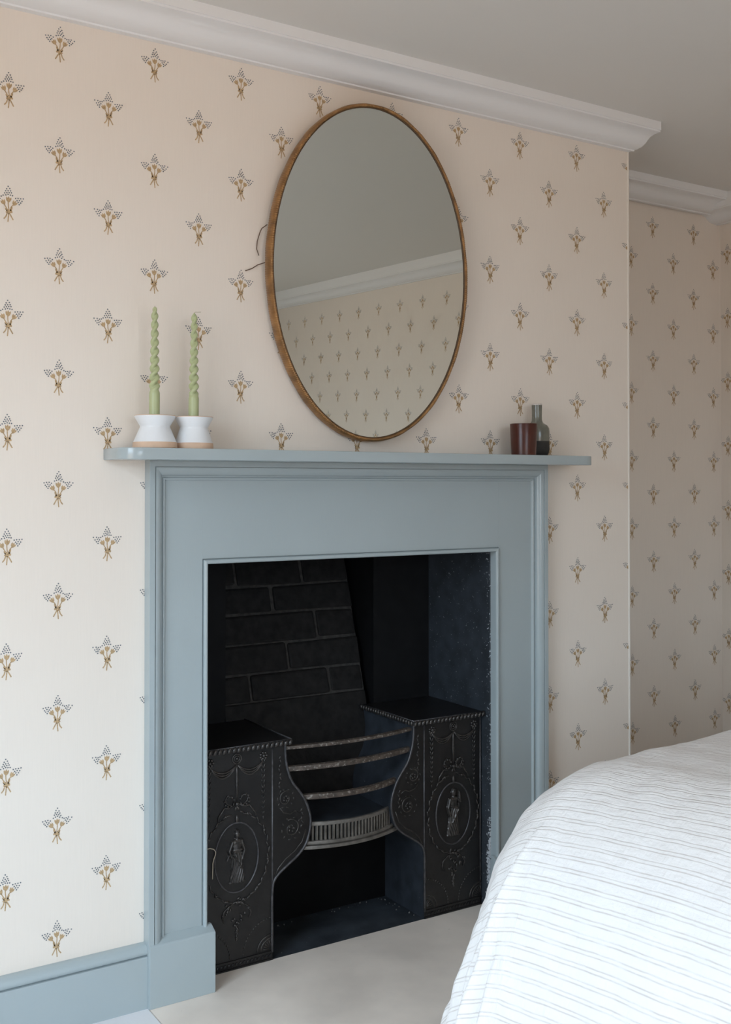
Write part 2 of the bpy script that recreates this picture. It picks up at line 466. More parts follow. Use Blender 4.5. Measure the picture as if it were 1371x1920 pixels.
struct(MB().box(XL - 0.25, XR + 0.12, YF - 0.25, 0.62, ZC, ZC + 0.1).build('ceiling', 'ceil'), 'plain off-white painted ceiling')

# the left window and the added fill window: frame, meeting rail, glazing bars, sill
def window(n, W_, label):
    L = W_['wall'] == 'L'; am = (W_['a0'] + W_['a1']) / 2
    w = bpy.data.objects.new('window_%d' % n, None); C.objects.link(w)
    w.location = (XL, am, W_['z0']) if L else (am, YF, W_['z0']); struct(w, label)
    def bx_(name, o0, o1, a0, a1, z0, z1, **kw):       # o: distance outwards from the room face
        mb = MB()
        if L: mb.box(XL - o1, XL - o0, a0, a1, z0, z1)
        else: mb.box(a0, a1, YF - o1, YF - o0, z0, z1)
        return mb.build(name, 'winpaint', w, **kw)
    a0, a1, z0, z1 = W_['a0'], W_['a1'], W_['z0'], W_['z1']; zm = (z0 + z1) / 2
    bx_('stile', .10, .16, a0, a0 + .045, z0, z1); bx_('stile', .10, .16, a1 - .045, a1, z0, z1)
    bx_('bottom_rail', .10, .16, a0 + .045, a1 - .045, z0, z0 + .05); bx_('top_rail', .10, .16, a0 + .045, a1 - .045, z1 - .045, z1)
    bx_('meeting_rail', .11, .15, a0 + .045, a1 - .045, zm - .018, zm + .018)
    bx_('glazing_bar', .115, .145, am - .009, am + .009, z0 + .05, z1 - .045)
    bx_('window_sill', -.05, .10, a0 - .05, a1 + .05, z0 - .03, z0, bevel=.004)
window(1, WINS[0], 'white painted sash window in the left wall')
window(2, WINS[1], 'added white painted fill-light window opposite the fireplace')

# cornices
COR = [(0.0, 2.1625), (-0.024, 2.1590), (-0.026, 2.1622), (-0.034, 2.1615), (-0.056, 2.1640), (-0.070, 2.1705), (-0.079, 2.1780), (-0.089, 2.1845), (-0.105, 2.1880), (-0.128, 2.1880), (-0.128, 2.1930), (-0.131, 2.1930), (-0.131, ZC), (0.0, ZC)]
def cornice(n, a0, a1, axis, off, sgn, label, dz=0.0):
    poly = [(off + y * sgn, z if z == ZC else z + dz) for y, z in COR]
    o = prism(poly, a0, a1, axis).build('trim_%d' % n, 'cornice', smooth='auto')
    return struct(o, label)
cornice(1, XB0, XB1, 'x', 0.0, 1, 'white plaster cornice across the chimney breast')
cornice(2, XB1, XR, 'x', YA - 0.006, 1, 'white plaster cornice in the right alcove')
cornice(3, YF, YA, 'y', XR, 1, 'white plaster cornice along the right wall', -.024)
cornice(4, XL, XB0, 'x', YA - 0.006, 1, 'white plaster cornice in the left alcove')
cornice(5, YF, YA, 'y', XL, -1, 'white plaster cornice along the left wall')
cornice(6, XL, XR, 'x', YF, -1, 'white plaster cornice opposite the fireplace')
# plaster corner bead on the breast's right edge
struct(MB().tube([(XB1 - .001, 0.001, 0.0), (XB1 - .001, 0.001, 2.164)], .0042, 10).build('trim_7', 'bead', smooth='auto'), 'thin pale corner bead on the right edge of the chimney breast')

# baseboards
SKP = [(0, 0), (-.024, 0), (-.024, .1125), (-.0225, .1140), (-.0150, .1145), (-.0150, .1175), (-.0205, .1180), (-.0225, .1220), (-.0225, .1270), (-.0200, .1330), (-.0150, .1375), (-.008, .1395), (0, .1395)]
def base(name, a0, a1, axis, off, sgn, label):
    o = prism([(off + y * sgn, z) for y, z in SKP], a0, a1, axis).build(name, 'blueflat', smooth='auto')
    return struct(o, label)
base('baseboard_left_of_fireplace', XB0, SX0 + .0005, 'x', 0.0, 1, 'pale blue baseboard left of the fire surround')
base('baseboard_right_of_fireplace', SX1 + .002, XB1, 'x', 0.0, 1, 'pale blue baseboard right of the fire surround')
base('baseboard_alcove_right', XB1, XR, 'x', YA, 1, 'pale blue baseboard in the right alcove')
base('baseboard_alcove_left', XL, XB0, 'x', YA, 1, 'pale blue baseboard in the left alcove')
base('baseboard_right', YF, YA, 'y', XR, 1, 'pale blue baseboard along the right wall')
base('baseboard_left', YF, YA, 'y', XL, -1, 'pale blue baseboard along the left wall')

# floor: white boards round a flush hearth slab
HY = -0.66
fl = struct(MB().box(XL - .25, XR + .12, YF - .12, YA + .12, -0.09, -0.026).build('floor', 'mortar'), 'floor of white painted boards')
bx = SX0 + 0.0025
edges = []
x = bx
while x > XL: edges.append((max(x - .148, XL), x)); x -= .148
x = bx
right = []
while x < XR: right.append((x, min(x + .148, XR))); x += .148
for a, b in edges:
    MB().box(a + .0008, b - .0008, YF, YA if b <= XB0 + .01 else 0.0, -0.0255, 0).build('floorboard', 'floor', fl, bevel=.001, seg=1)
for a, b in right:
    top = HY - .001 if a < SX1 else (YA if a > XB1 else 0.0)
    MB().box(a + .0008, b - .0008, YF, top, -0.0255, 0).build('floorboard', 'floor', fl, bevel=.001, seg=1)
hs = MB().box(bx + .001, right[7][1], HY, 0.0, -0.0255, 0).box(OX0, OX1, 0.0, 0.048, -.0255, 0)
struct(hs.build('floor_hearth', 'hearth', weld=False), 'beige concrete hearth slab set flush in the floor')

# fireplace recess: sides, niche backs, ash pit floor
rc = struct(MB().box(OX0 - .06, OX0 + .004, 0.012, .60, 0, 1.02).box(OX1 - .004, OX1 + .06, 0.012, .60, 0, 1.02)
            .build('wall_fireplace_recess', 'soot', weld=False), 'black painted inside of the fireplace')
struct(MB().box(OX0 + .005, OX1 - .005, 0.048, .60, -.03, 0.0).build('floor_ash_pit', 'ash'), 'dusty black floor of the ash pit')
nb_ = MB().box(OX0 + .004, .638, .2985, .56, 0, .99).box(1.103, OX1 - .004, .2985, .56, 0, .99).box(.638, 1.103, .54, .56, 0, .99).box(OX0 + .004, OX1 - .004, 0.012, .56, .99, 1.02)
nb_.build('niche_back', 'shadeback', rc, weld=False)
# brick fireback leaning back between the hobs
fb = struct(bpy.data.objects.new('wall_fireback', None), 'leaning sooty brick fireback behind the grate'); C.objects.link(fb); fb.location = (.87, .30, .30)
def lean(z): return .302 + (z - .54) * 0.30
FX0, FX1 = .600, 1.082
def slab(x0, x1, z0, z1, d0, d1):
    return MB().add([(x0, lean(z0) + d0, z0), (x1, lean(z0) + d0, z0), (x1, lean(z0) + d1, z0), (x0, lean(z0) + d1, z0),
                     (x0, lean(z1) + d0, z1), (x1, lean(z1) + d0, z1), (x1, lean(z1) + d1, z1), (x0, lean(z1) + d1, z1)],
                    [(0, 3, 2, 1), (4, 5, 6, 7), (0, 1, 5, 4), (1, 2, 6, 5), (2, 3, 7, 6), (3, 0, 4, 7)])
slab(FX0 + .03, FX1, .26, 1.0, .006, .10).build('mortar_bed', 'mortar', fb)
slab(FX0 + .04, FX1, .262, .570, 0.0, .02).build('fireback_plate', 'sootbrick', fb, bevel=.003)
zc = .575
for row in range(6):
    h = [.066, .070, .072, .068, .070, .07][row]
    cuts = [[.725, .972], [.850], [.955], [.825], [.72, .93], [.85]][row]
    xs = [FX0 + .04] + cuts + [FX1]
    for a, b in zip(xs[:-1], xs[1:]):
        bk_ = slab(a + .0035, b - .0035 if b < FX1 else b, zc, zc + h, random.uniform(-.003, .003), .03)
        bk_.v = [(p[0] + random.uniform(-.0025, .0025), p[1] + random.uniform(-.002, .002), p[2] + random.uniform(-.0028, .0028)) for p in bk_.v]
        bk_.build('brick', 'sootbrick', fb, bevel=.006)
    zc += h + .007

# ------------------------------------------------------------------ fire surround
fs = thing('fire_surround', 'pale blue painted wooden fire surround with moulded frame and plinth blocks', 'fire surround', ((SX0 + SX1) / 2, 0, 0))
ZS0, ZS1 = 1.2135, 1.2385
# shelf with rounded front corners
sx0, sx1, sd, sr = .206, 1.571, -.130, .046
poly = [(sx0, 0.0)] + [(sx0 + sr - sr * math.cos(t), sd + sr - sr * math.sin(t)) for t in np.linspace(0, PI / 2, 12)] + \
       [(sx1 - sr + sr * math.sin(t), sd + sr - sr * math.cos(t)) for t in np.linspace(0, PI / 2, 12)] + [(sx1, 0.0)]
sh = prism(poly, ZS0, ZS1, 'z').build('mantel_shelf', 'blueflat', fs, smooth='auto', bevel=.0018)
YP = -.0085     # face of the flat boards
for a, b in ((SX0 + .04, .43795), (1.31405, SX1 - .04)):
    MB().box(a, b, YP, 0, 0, ZS0 - .036).build('jamb_board', 'blue', fs, bevel=.0002, seg=1)
MB().box(.4380, 1.3140, YP, 0, .9885, ZS0 - .036).build('frieze_board', 'blue', fs, bevel=.0002, seg=1)
PROF = [(0, 0), (0, -.030), (.0006, -.0306), (.0125, -.0306), (.0132, -.030), (.0132, -.0245), (.0146, -.0245)] + \
       [(.0148 + .0185 * math.sin(t), -.0295 + .0155 * (1 - math.cos(t))) for t in np.linspace(0, PI / 2, 10)] + \
       [(.0338, -.0115), (.0368, -.0115)] + [(.0400 - .0030 * math.cos(t), -.0118 - .0030 * math.sin(t)) for t in np.linspace(.2, PI - .4, 7)] + [(.0440, -.0100), (.0455, -.0080), (.0455, 0)]
def frame_piece(prof, side, x0, x1, z0, z1, name, m):
    """a moulding run along one side of a three-sided frame, mitred at the top corners"""
    n = len(prof); v = []
    for e in (0, 1):
        for wd, y in prof:
            if side == 'L': v.append((x0 + wd, y, z0 if e == 0 else z1 - wd))
            elif side == 'R': v.append((x1 - wd, y, z0 if e == 0 else z1 - wd))
            else: v.append((x0 + wd if e == 0 else x1 - wd, y, z1 - wd))
    f = [tuple(range(n)), tuple(range(n, 2 * n))[::-1]] + [(i, (i + 1) % n, n + (i + 1) % n, n + i) for i in range(n)]
    return MB().add(v, f).build(name, m, fs, smooth='auto')
for s in 'LTR':
    frame_piece(PROF, s, SX0, SX1, 0.0, ZS0, 'frame_moulding', 'blueflat')
BEAD = [(0, 0), (0, -.0040), (.0018, -.0040)] + [(.0072 - .0052 * math.cos(t), -.0110 - .0052 * math.sin(t)) for t in np.linspace(-.5, PI - .3, 9)] + [(.0125, -.0090), (.0125, .0115), (0.004, .0115), (0.004, 0)]
for s in 'LTR':
    frame_piece(BEAD, s, .4378, 1.3142, 0.0, .9885, 'opening_bead', 'blueflat')
for a, b in ((.3035, .4615), (1.292, 1.4765)):
    prism([(.0, 0), (-.0335, 0), (-.0335, .136), (-.031, .1385), (-.0095, .1485), (0, .1485)], a, b, 'x').build('plinth_block', 'blueflat', fs, bevel=.001)

# ------------------------------------------------------------------ hob grate
hg = thing('hob_grate', 'black cast iron hob grate with bowed bars and classical relief panels', 'grate', (.876, .17, 0))
YG = .048
SC = [(.036,.521),(.036,.497),(.040,.466),(.053,.428),(.074,.400),(.092,.373),(.104,.342),(.1075,.318),(.103,.289),(.092,.262),(.070,.240),(.044,.223),(.018,.205),(.004,.187),(.0,.155),(.0,.10),(.0,.0)]
def smooth_curve(pts, n):
    """Catmull-Rom through the points"""
    out = []; P = [pts[0]] + pts + [pts[-1]]
    for i in range(1, len(P) - 2):
        a, b, c, d = (np.array(P[i + k]) for k in (-1, 0, 1, 2))
        for t in np.linspace(0, 1, n, endpoint=False):
            out.append(tuple(.5 * ((2 * b) + (c - a) * t + (2 * a - 5 * b + 4 * c - d) * t * t + (3 * b - a - 3 * c + d) * t ** 3)))
    out.append(pts[-1]); return out
SCs = smooth_curve(SC, 4)

def relief(bumps, u0, u1, z0, z1, nu, nz, cx, sg):
    """one continuous low relief from a height function"""
    us = np.linspace(u0, u1, nu); zs = np.linspace(z0, z1, nz)
    Ug, Zg = np.meshgrid(us, zs); Hh = bumps(Ug, Zg)
    v = [(cx + sg * Ug[j, i], YG - Hh[j, i], Zg[j, i]) for j in range(nz) for i in range(nu)]
    f = [(j * nu + i, j * nu + i + 1, (j + 1) * nu + i + 1, (j + 1) * nu + i) for j in range(nz - 1) for i in range(nu - 1)
         if max(Hh[j, i], Hh[j, i + 1], Hh[j + 1, i], Hh[j + 1, i + 1]) > 0]
    return MB().add(v, f)
def cap(Ug, Zg, p, q, r0, r1, h):
    px, pz = p; dx, dz = q[0] - px, q[1] - pz
    t = np.clip(((Ug - px) * dx + (Zg - pz) * dz) / (dx * dx + dz * dz), 0, 1)
    d = np.hypot(Ug - px - t * dx, Zg - pz - t * dz) / (r0 + (r1 - r0) * t)
    return h * np.sqrt(np.clip(1 - d * d, 0, None))
def figure_height(raised):
    def fn(U, Z):
        Hs = []
        Hs.append(cap(U, Z, (0, .320), (0, .323), .0065, .0075, .0085))              # head
        Hs.append(cap(U, Z, (-.001, .329), (.002, .330), .0045, .004, .0075))        # hair
        Hs.append(cap(U, Z, (0, .314), (0, .308), .0035, .005, .006))                # neck
        Hs.append(cap(U, Z, (-.006, .303), (.006, .303), .0075, .0075, .0085))       # chest
        Hs.append(cap(U, Z, (0, .300), (0, .282), .0125, .0105, .0085))              # waist
        sk = cap(U, Z, (0.001, .280), (-.001, .214), .0125, .0195, .0095)            # skirt
        folds = 1 + .20 * np.sin(U * 900 + 6 * np.sin(Z * 55)) * (Z < .283)
        Hs.append(sk * folds * (Z > .2075))
        Hs.append(cap(U, Z, (-.010, .286), (.010, .281), .003, .003, .0115))         # girdle
        Hs.append(cap(U, Z, (.011, .276), (-.008, .244), .0035, .003, .0125))        # sash of drapery
        Hs.append(cap(U, Z, (-.012, .305), (-.019, .283), .0048, .0038, .008))       # arm
        Hs.append(cap(U, Z, (-.019, .283), (-.013, .262), .0038, .003, .008))
        if raised:
            Hs.append(cap(U, Z, (.012, .304), (.021, .296), .0045, .0038, .008))
            Hs.append(cap(U, Z, (.021, .296), (.018, .322), .0036, .0028, .008))
            Hs.append(cap(U, Z, (.017, .290), (.018, .262), .003, .0022, .005))
        else:
            Hs.append(cap(U, Z, (.012, .304), (.021, .284), .0048, .0038, .008))
            Hs.append(cap(U, Z, (.021, .284), (.015, .268), .0038, .003, .008))
            Hs.append(cap(U, Z, (.020, .275), (.026, .262), .0022, .0018, .005))
        Hs.append(cap(U, Z, (-.019, .2075), (.019, .2075), .0028, .0028, .004))      # ground line
        return np.max(Hs, axis=0)
    return fn

def hob(side):
    sg = 1 if side == 'R' else -1
    xi = 1.103 if side == 'R' else .649            # inner edge of the ornamented panel
    xo = 1.2965 if side == 'R' else .4555          # outer edge
    cx = (xi + xo) / 2
    where = 'right' if side == 'R' else 'left'
    poly = [(xi - sg * s, z) for s, z in SCs] + [(xo, 0.0), (xo, .521)]
    hb = prism(poly, YG, .297, 'y').build('hob_body', 'iron', hg, smooth='auto')
    hb.data.materials.append(M['ironlit'])
    for pg in hb.data.polygons:
        if abs(pg.normal.y) < .5: pg.material_index = 1
    W = lambda u, z, d=0.0: (cx + u, YG - d * 1.5, z)
    def sub(mb, name, m='ironglint', sm=True): return mb.build(name, m, hb, smooth=sm, weld=False)
    # raised edges
    mb = MB().tube([(xi - sg * (s - .0015), YG - .001, z) for s, z in SCs if z > .012], .0033, 6)
    sub(mb, 'cheek_rim', 'ironrim')
    for x in (xi + sg * .0005, xo - sg * .003):
        sub(MB().tube([(x, YG, .024), (x, YG, .519)], .0024, 6), 'edge_bead', 'ironrim')
    # rosettes
    for u, z, big in ((-.071, .500, 0), (0, .502, 1), (.071, .500, 0)):
        mb = MB()
        if big:
            for rr in (.0115, .007):
                mb.tube([W(u + rr * math.cos(t), z + rr * math.sin(t), .001) for t in np.linspace(0, 2 * PI, 16, endpoint=False)], .0016, 5, closed=True)
            mb.blob(W(u, z, .001), (.0035, .003, .0035))
        else:
            for k in range(7):
                t = 2 * PI * k / 7
                mb.blob(W(u + .0085 * math.cos(t), z + .0075 * math.sin(t), .001), (.0045, .004, .0035), t)
            mb.blob(W(u, z, .002), (.005, .005, .005))
        sub(mb, 'rosette')
    # swags and centre ribbon
    for a, b in ((-.071, 0), (0, .071)):
        mb = MB()
        for dip in (.016, .022, .028):
            mb.tube([W(a + (b - a) * t + .002 * (0.5 - t), .488 - dip * 4 * t * (1 - t), .0015) for t in np.linspace(.02, .98, 11)], [.0011 + .0012 * math.sin(PI * t) for t in np.linspace(.02, .98, 11)], 5)
        sub(mb, 'swag')
    mb = MB().tube([W(0, z, .0005) for z in (.490, .470, .440, .402)], [.0015, .0032, .0045, .0022], 6)
    sub(mb, 'ribbon')
    # husk drops
    for u in (-.073, .070):
        mb = MB()
        for k in range(11):
            z = .488 - k * .0125
            s = 1.0 - k * .045
            for e in (-1, 1):
                mb.blob(W(u + e * .0030 * s, z, .001), (.0019 * s, .0026, .0072 * s), e * .42, 5, 4)
        mb.blob(W(u, .488 - 11 * .0125, .001), (.002, .002, .004))
        sub(mb, 'husk_drop')
    # bow over the medallion
    mb = MB()
    for e in (-1, 1):
        for q in range(9):
            t = q / 8 * 2 * PI * .86 + .3
            mb.blob(W(e * (.020 + .0125 * math.cos(PI - t)), .402 + .012 * math.sin(t) * 1.0, .002), (.0036, .0034, .0022), random.uniform(0, 3))
        mb.tube([W(e * x, z, .0012) for x, z in ((.004, .393), (.016, .391), (.026, .397), (.031, .408), (.024, .417), (.014, .412), (.007, .398))], .0017, 5)
        mb.tube([W(e * x, z, .001) for x, z in ((.006, .392), (.022, .386), (.033, .388), (.040, .378), (.047, .370), (.050, .360))], [.002, .0026, .0020, .0030, .0020, .0016], 5)
    mb.blob(W(0, .394, .002), (.006, .005, .005)); mb.blob(W(-.003, .384, .001), (.003, .003, .006), .5); mb.blob(W(.003, .384, .001), (.003, .003, .006), -.5)
    mb.blob(W(0, .358, .001), (.0045, .004, .010))
    sub(mb, 'bow')
    # garland wreath
    mb = MB()
    for k in range(46):
        t = 2 * PI * k / 46 + .03
        u, z = .0845 * math.sin(t), .266 + .107 * math.cos(t)
        if abs(u) < .012 and z > .3: continue
        tan = math.atan2(.0845 * math.cos(t), -.107 * math.sin(t))
        e = 1 if k % 2 else -1
        mb.blob(W(u * (1 + e * .02), z + e * .001, .0008), (.0022, .0030, .0078), tan + e * .25 * (1 if u > 0 else -1), 5, 4)
    for k in range(9):
        t = 2 * PI * k / 9 + .35
        mb.blob(W(.0845 * math.sin(t), .266 + .107 * math.cos(t), .001), (.0042, .004, .0042))
    sub(mb, 'garland')
    # oval medallion
    ov = [W(.0575 * math.cos(t), .266 + .083 * math.sin(t), .0005) for t in np.linspace(0, 2 * PI, 48, endpoint=False)]
    sub(MB().tube(ov, .0023, 6, closed=True), 'medallion_rim', 'ironrim')
    sub(relief(figure_height(side == 'R'), -.031, .031, .202, .336, 56, 112, cx, sg), 'figure', 'ironglint')
    # flower spray under the wreath
    mb = MB(); r2 = random.Random(3 if side == 'R' else 5)
    for k in range(34):
        z = .168 - .098 * (k / 33)
        wd = .034 * math.exp(-((z - .140) / .022) ** 2) + .010 * max(0, (z - .066) / .1)
        mb.blob(W(r2.uniform(-wd, wd), z, .0008), (r2.uniform(.002, .0036), .0035, r2.uniform(.003, .006)), r2.uniform(-1, 1), 5, 4)
    for e in (-1, 1):
        mb.tube([W(e * x, z, .0008) for x, z in ((.004, .160), (.020, .152), (.034, .142), (.038, .128), (.033, .116))], .0016, 5)
    sub(mb, 'flower_spray')
    # corner fans and base band
    for e in (-1, 1):
        ce = (e * .0955, .026); mb = MB()
        for R in (.040, .031):
            mb.tube([W(ce[0] - e * R * math.cos(t), ce[1] + R * .92 * math.sin(t), .0004) for t in np.linspace(.02, PI / 2 - .02, 11)], .0016, 5)
        for k in range(6):
            t = (k + .5) / 6 * PI / 2
            mb.blob(W(ce[0] - e * .017 * math.cos(t), ce[1] + .017 * math.sin(t), .0004), (.0017, .0024, .0085), e * -(PI / 2 - t), 5, 4)
        for k in range(15):
            t = (k + .3) / 15 * PI / 2
            mb.blob(W(ce[0] - e * .078 * math.cos(t), ce[1] + .078 * math.sin(t), .0003), (.0017, .0022, .0030), t, 5, 3)
        sub(mb, 'corner_fan')
    mb = MB().box(cx - .097, cx + .097, YG - .0035, YG + .001, .0185, .0225).box(cx - .097, cx + .097, YG - .003, YG + .001, 0.0005, .004)
    for k in range(19):
        mb.blob(W(-.090 + k * .010, .0115, .0002), (.0042, .0026, .0048), .5, 5, 4)
    sub(mb, 'base_band', 'iron', False)
    # scrolls on the cheek
    mb = MB()
    def spiral(u, z, R, turns, a0, dirn=1):
        pts = []
        for t in np.linspace(0, 1, 26):
            r = R * (1 - .82 * t); a = a0 + dirn * turns * 2 * PI * t
            pts.append((xi - sg * (u + r * math.cos(a)), YG - .0006, z + r * math.sin(a)))
        mb.tube(pts, [.0018 * (1 - .4 * t) for t in np.linspace(0, 1, 26)], 5)
        for k in range(10):
            a = a0 + k * .62; mb.blob((xi - sg * (u + R * 1.14 * math.cos(a)), YG - .0006, z + R * 1.14 * math.sin(a)), (.0017, .0022, .0036), a, 5, 3)
        for k in range(5):
            a = k * 1.256; mb.blob((xi - sg * (u + R * .30 * math.cos(a)), YG - .0012, z + R * .30 * math.sin(a)), (.0026, .003, .0026))
    spiral(.036, .386, .0195, 1.3, 1.2); spiral(.052, .310, .0235, 1.4, 2.0, -1)
    mb.tube([(xi - sg * s, YG - .0006, z) for s, z in ((.020, .365), (.030, .352), (.048, .346), (.062, .352), (.074, .345))], .0015, 5)
    for k in range(9):
        mb.blob((xi - sg * (.020 + .002 * math.sin(k * 1.7)), YG - .0006, .490 - k * .0105), (.0022, .0028, .0048), (-1) ** k * .5, 5, 4)
    for k in range(5):
        mb.blob((xi - sg * (.080 + .003 * (k % 2)), YG - .0006, .352 - k * .010), (.0022, .0028, .0050), (-1) ** k * .5, 5, 4)
    mb.tube([(xi - sg * s, YG - .0006, z) for s, z in ((.092, .300), (.082, .272), (.060, .252), (.036, .238), (.016, .219), (.006, .200))], .0015, 5)
    sub(mb, 'cheek_scroll')
    # hob plate with gadrooned edge
    xa = xi - sg * .046
    pl_ = MB().box(min(xa, xo), max(xa, xo), .031, .297, .5215, .533).build('hob_plate', 'iron', hg, bevel=.0015)
    mb = MB()
    n = int(abs(xo - xa) / .0125)
    for k in range(n):
        mb.blob((xa + (xo - xa) * (k + .5) / n, .0305, .5275), (.0052, .0050, .0080), .5, 6, 4)
    for k in range(21):
        mb.blob((xa, .034 + (.262) * (k + .5) / 21, .5275), (.0048, .0056, .0076), 0, 6, 4)
    mb.build('gadroon_edge', 'ironglint', pl_, smooth=True, weld=False)
    mb = MB().tube([(xa + sg * .002, .0325, .5343), (xo, .0325, .5343)], .0016, 5).tube([(xa + sg * .002, .0325, .5343), (xa + sg * .002, .296, .5343)], .0016, 5)
    mb.build('plate_rim', 'ironrim', pl_, smooth=True)
    return hb
hl = hob('L'); hr = hob('R')
# bowed bars between the cheeks
def s_at(z):
    for (s0, z0), (s1, z1) in zip(SCs[:-1], SCs[1:]):
        if z1 <= z <= z0: return s0 + (s1 - s0) * (z0 - z) / max(z0 - z1, 1e-9)
    return 0
def bow(z, bulge, n, inset=0.0):
    s = s_at(z); a, b = .649 + s - .006, 1.103 - s + .006
    return [(a + (b - a) * t, YG + .016 - bulge * (1 - (2 * t - 1) ** 2), z) for t in np.linspace(0, 1, n)]
def bar(z, h, th, bulge, name, m, parent=hg, n=25):
    c = bow(z, bulge, n); mb = MB(); v = []; f = []
    for i, p in enumerate(c):
        for dy, dz in ((-th, -h * .5), (-th * 1.15, 0), (-th, h * .5), (0, h * .62), (th, h * .5), (th, -h * .5), (0, -h * .62)):
            v.append((p[0], p[1] + dy, p[2] + dz))
    for i in range(n - 1):
        for k in range(7): f.append((i * 7 + k, i * 7 + (k + 1) % 7, (i + 1) * 7 + (k + 1) % 7, (i + 1) * 7 + k))
    f += [tuple(range(7)), tuple((n - 1) * 7 + k for k in range(7))]
    return mb.add(v, f).build(name, m, parent, smooth='auto')
bar(.508, .0075, .0075, .030, 'grate_bar', 'rust')
bar(.455, .0115, .0075, .032, 'grate_bar', 'rust')
bar(.379, .0120, .0075, .034, 'grate_bar', 'rust')
# pierced fret below the bars
fr = bar(.3085, .0085, .004, .034, 'fret', 'fret')
b2 = bar(.2625, .0080, .004, .034, 'fret_rail', 'fret', fr)
bar(.2525, .0075, .0065, .036, 'bottom_rail', 'fret', hg)
top, bot = bow(.3085, .034, 101), bow(.3085, .034, 101)
for k in range(25):
    i = 2 + k * 4
    p = top[i]; q_ = top[min(i + 1, 100)]
    MB().box(p[0] - .0023, p[0] + .0023, p[1] - .0035, p[1] + .0035, .2640, .3060).build('fret_slat', 'fret', fr)
# grate floor, basket back and ash pit back
gp = [(p[0], p[1] + .004) for p in bow(.3085, .034, 25)]
prism(gp + [(1.02, .31), (.735, .31)], .300, .3075, 'z').build('grate_floor', 'ironlit', hg)
MB().box(.649, 1.103, .238, .250, 0.0005, .30).build('ash_pit_back', 'shadeback', hg)
# plaster and brick crumbs swept against the back of the ash pit
cr = MB(); r3 = random.Random(11)
for k in range(34):
    if r3.random() < .6: x_, y_ = r3.uniform(.70, 1.09), .232 - abs(r3.gauss(0, .012))
    else: x_, y_ = 1.094 - abs(r3.gauss(0, .012)), r3.uniform(.07, .23)
    e_ = r3.uniform(.0006, .0024)
    cr.blob((x_, y_, e_ * .7), (e_, e_ * r3.uniform(.7, 1.2), e_ * .8), r3.uniform(0, 3), 5, 3)
cro = cr.build('plaster_crumbs', 'crumb', hg, weld=False); cro['kind'] = 'stuff'
# bent wire caught on the left panel
pts = [(50,1340),(60,1300),(68,1200),(68,1080),(70,1000),(78,930),(86,893)]
pts2 = [(86,930),(120,919),(165,926),(188,955),(186,990),(164,1050),(155,1090),(152,1180),(150,1285)]
def wpt(p, d):      # panel position of the wire, metres
    return (.4665 + (p[0] - 50) * .000213, YG - d, .222 + (1340 - p[1]) * .000196 - (p[0] - 50) * .00005)
MB().tube([wpt(p, .004) for p in pts + pts2], .0011, 6).build('wire_hook', 'wire', hg, smooth=True)['label'] = 'thin pale bent wire caught on the left panel'

# ------------------------------------------------------------------ oval mirror
MC = Vector((.887, -.0115, 1.691)); TL = .0226; MA, MBB = .295, .4235
mr = thing('oval_mirror', 'tall oval mirror in a gilded cane-bound frame above the mantel shelf', 'mirror', MC)
ex = Vector((1, 0, 0)); ez = Vector((0, -math.sin(TL), math.cos(TL))); en = Vector((0, -math.cos(TL), -math.sin(TL)))
def mp3(a, rad, d):
    """point on the rim: angle, radial inset, depth off the back"""
    c, s = math.cos(a), math.sin(a)
    nrm = Vector((c * MBB, s * MA)).normalized()
    return MC + ex * (MA * c - nrm.x * rad) + ez * (MBB * s - nrm.y * rad) + en * d
NR = 470; ST = 5; NP = 12
v = []; f = []
for i in range(NR * ST):
    a = 2 * PI * i / (NR * ST)
    rid = .0011 * abs(math.sin(PI * i / ST)) + .0006 * math.sin(a * 23) * math.sin(a * 9)
    for k in range(NP):
        t = 2 * PI * k / NP
        v.append(mp3(a + .006 * math.sin(t), .0060 - (.0050 + rid) * math.cos(t), .0185 + (.0175 + rid) * math.sin(t)))
n = NR * ST
for i in range(n):
    j = (i + 1) % n
    for k in range(NP):
        l = (k + 1) % NP
        f.append((i * NP + k, i * NP + l, j * NP + l, j * NP + k))
MB().add(v, f).build('cane_frame', 'cane', mr, smooth=True, weld=False)
gl = [mp3(2 * PI * k / 128, .0085, .0295) for k in range(128)]
bk = [mp3(2 * PI * k / 128, .0085, .004) for k in range(128)]
MB().add([tuple(p) for p in gl + bk], [tuple(range(128)), tuple(range(128, 256))] + [(k, (k + 1) % 128, 128 + (k + 1) % 128, 128 + k) for k in range(128)]).build('glass', 'mirror', mr)
MB().tube([mp3(2 * PI * k / 128, .0108, .0310) for k in range(128)], .0014, 6, closed=True).build('inner_lip', 'canedark', mr, smooth=True)
def wallp(x, y, d): return (x, -d, y)
MB().tube([(.602, -.012, 1.782), (.590, -.007, 1.772), (.586, -.005, 1.762), (.5795, -.004, 1.740), (.578, -.004, 1.722), (.582, -.008, 1.706)], .0011, 6).build('cane_end', 'canedark', mr, smooth=True)
MB().tube([(.596, -.012, 1.690), (.580, -.006, 1.684), (.566, -.003, 1.674), (.549, -.0025, 1.667)], .0011, 6).build('cane_end', 'canedark', mr, smooth=True)

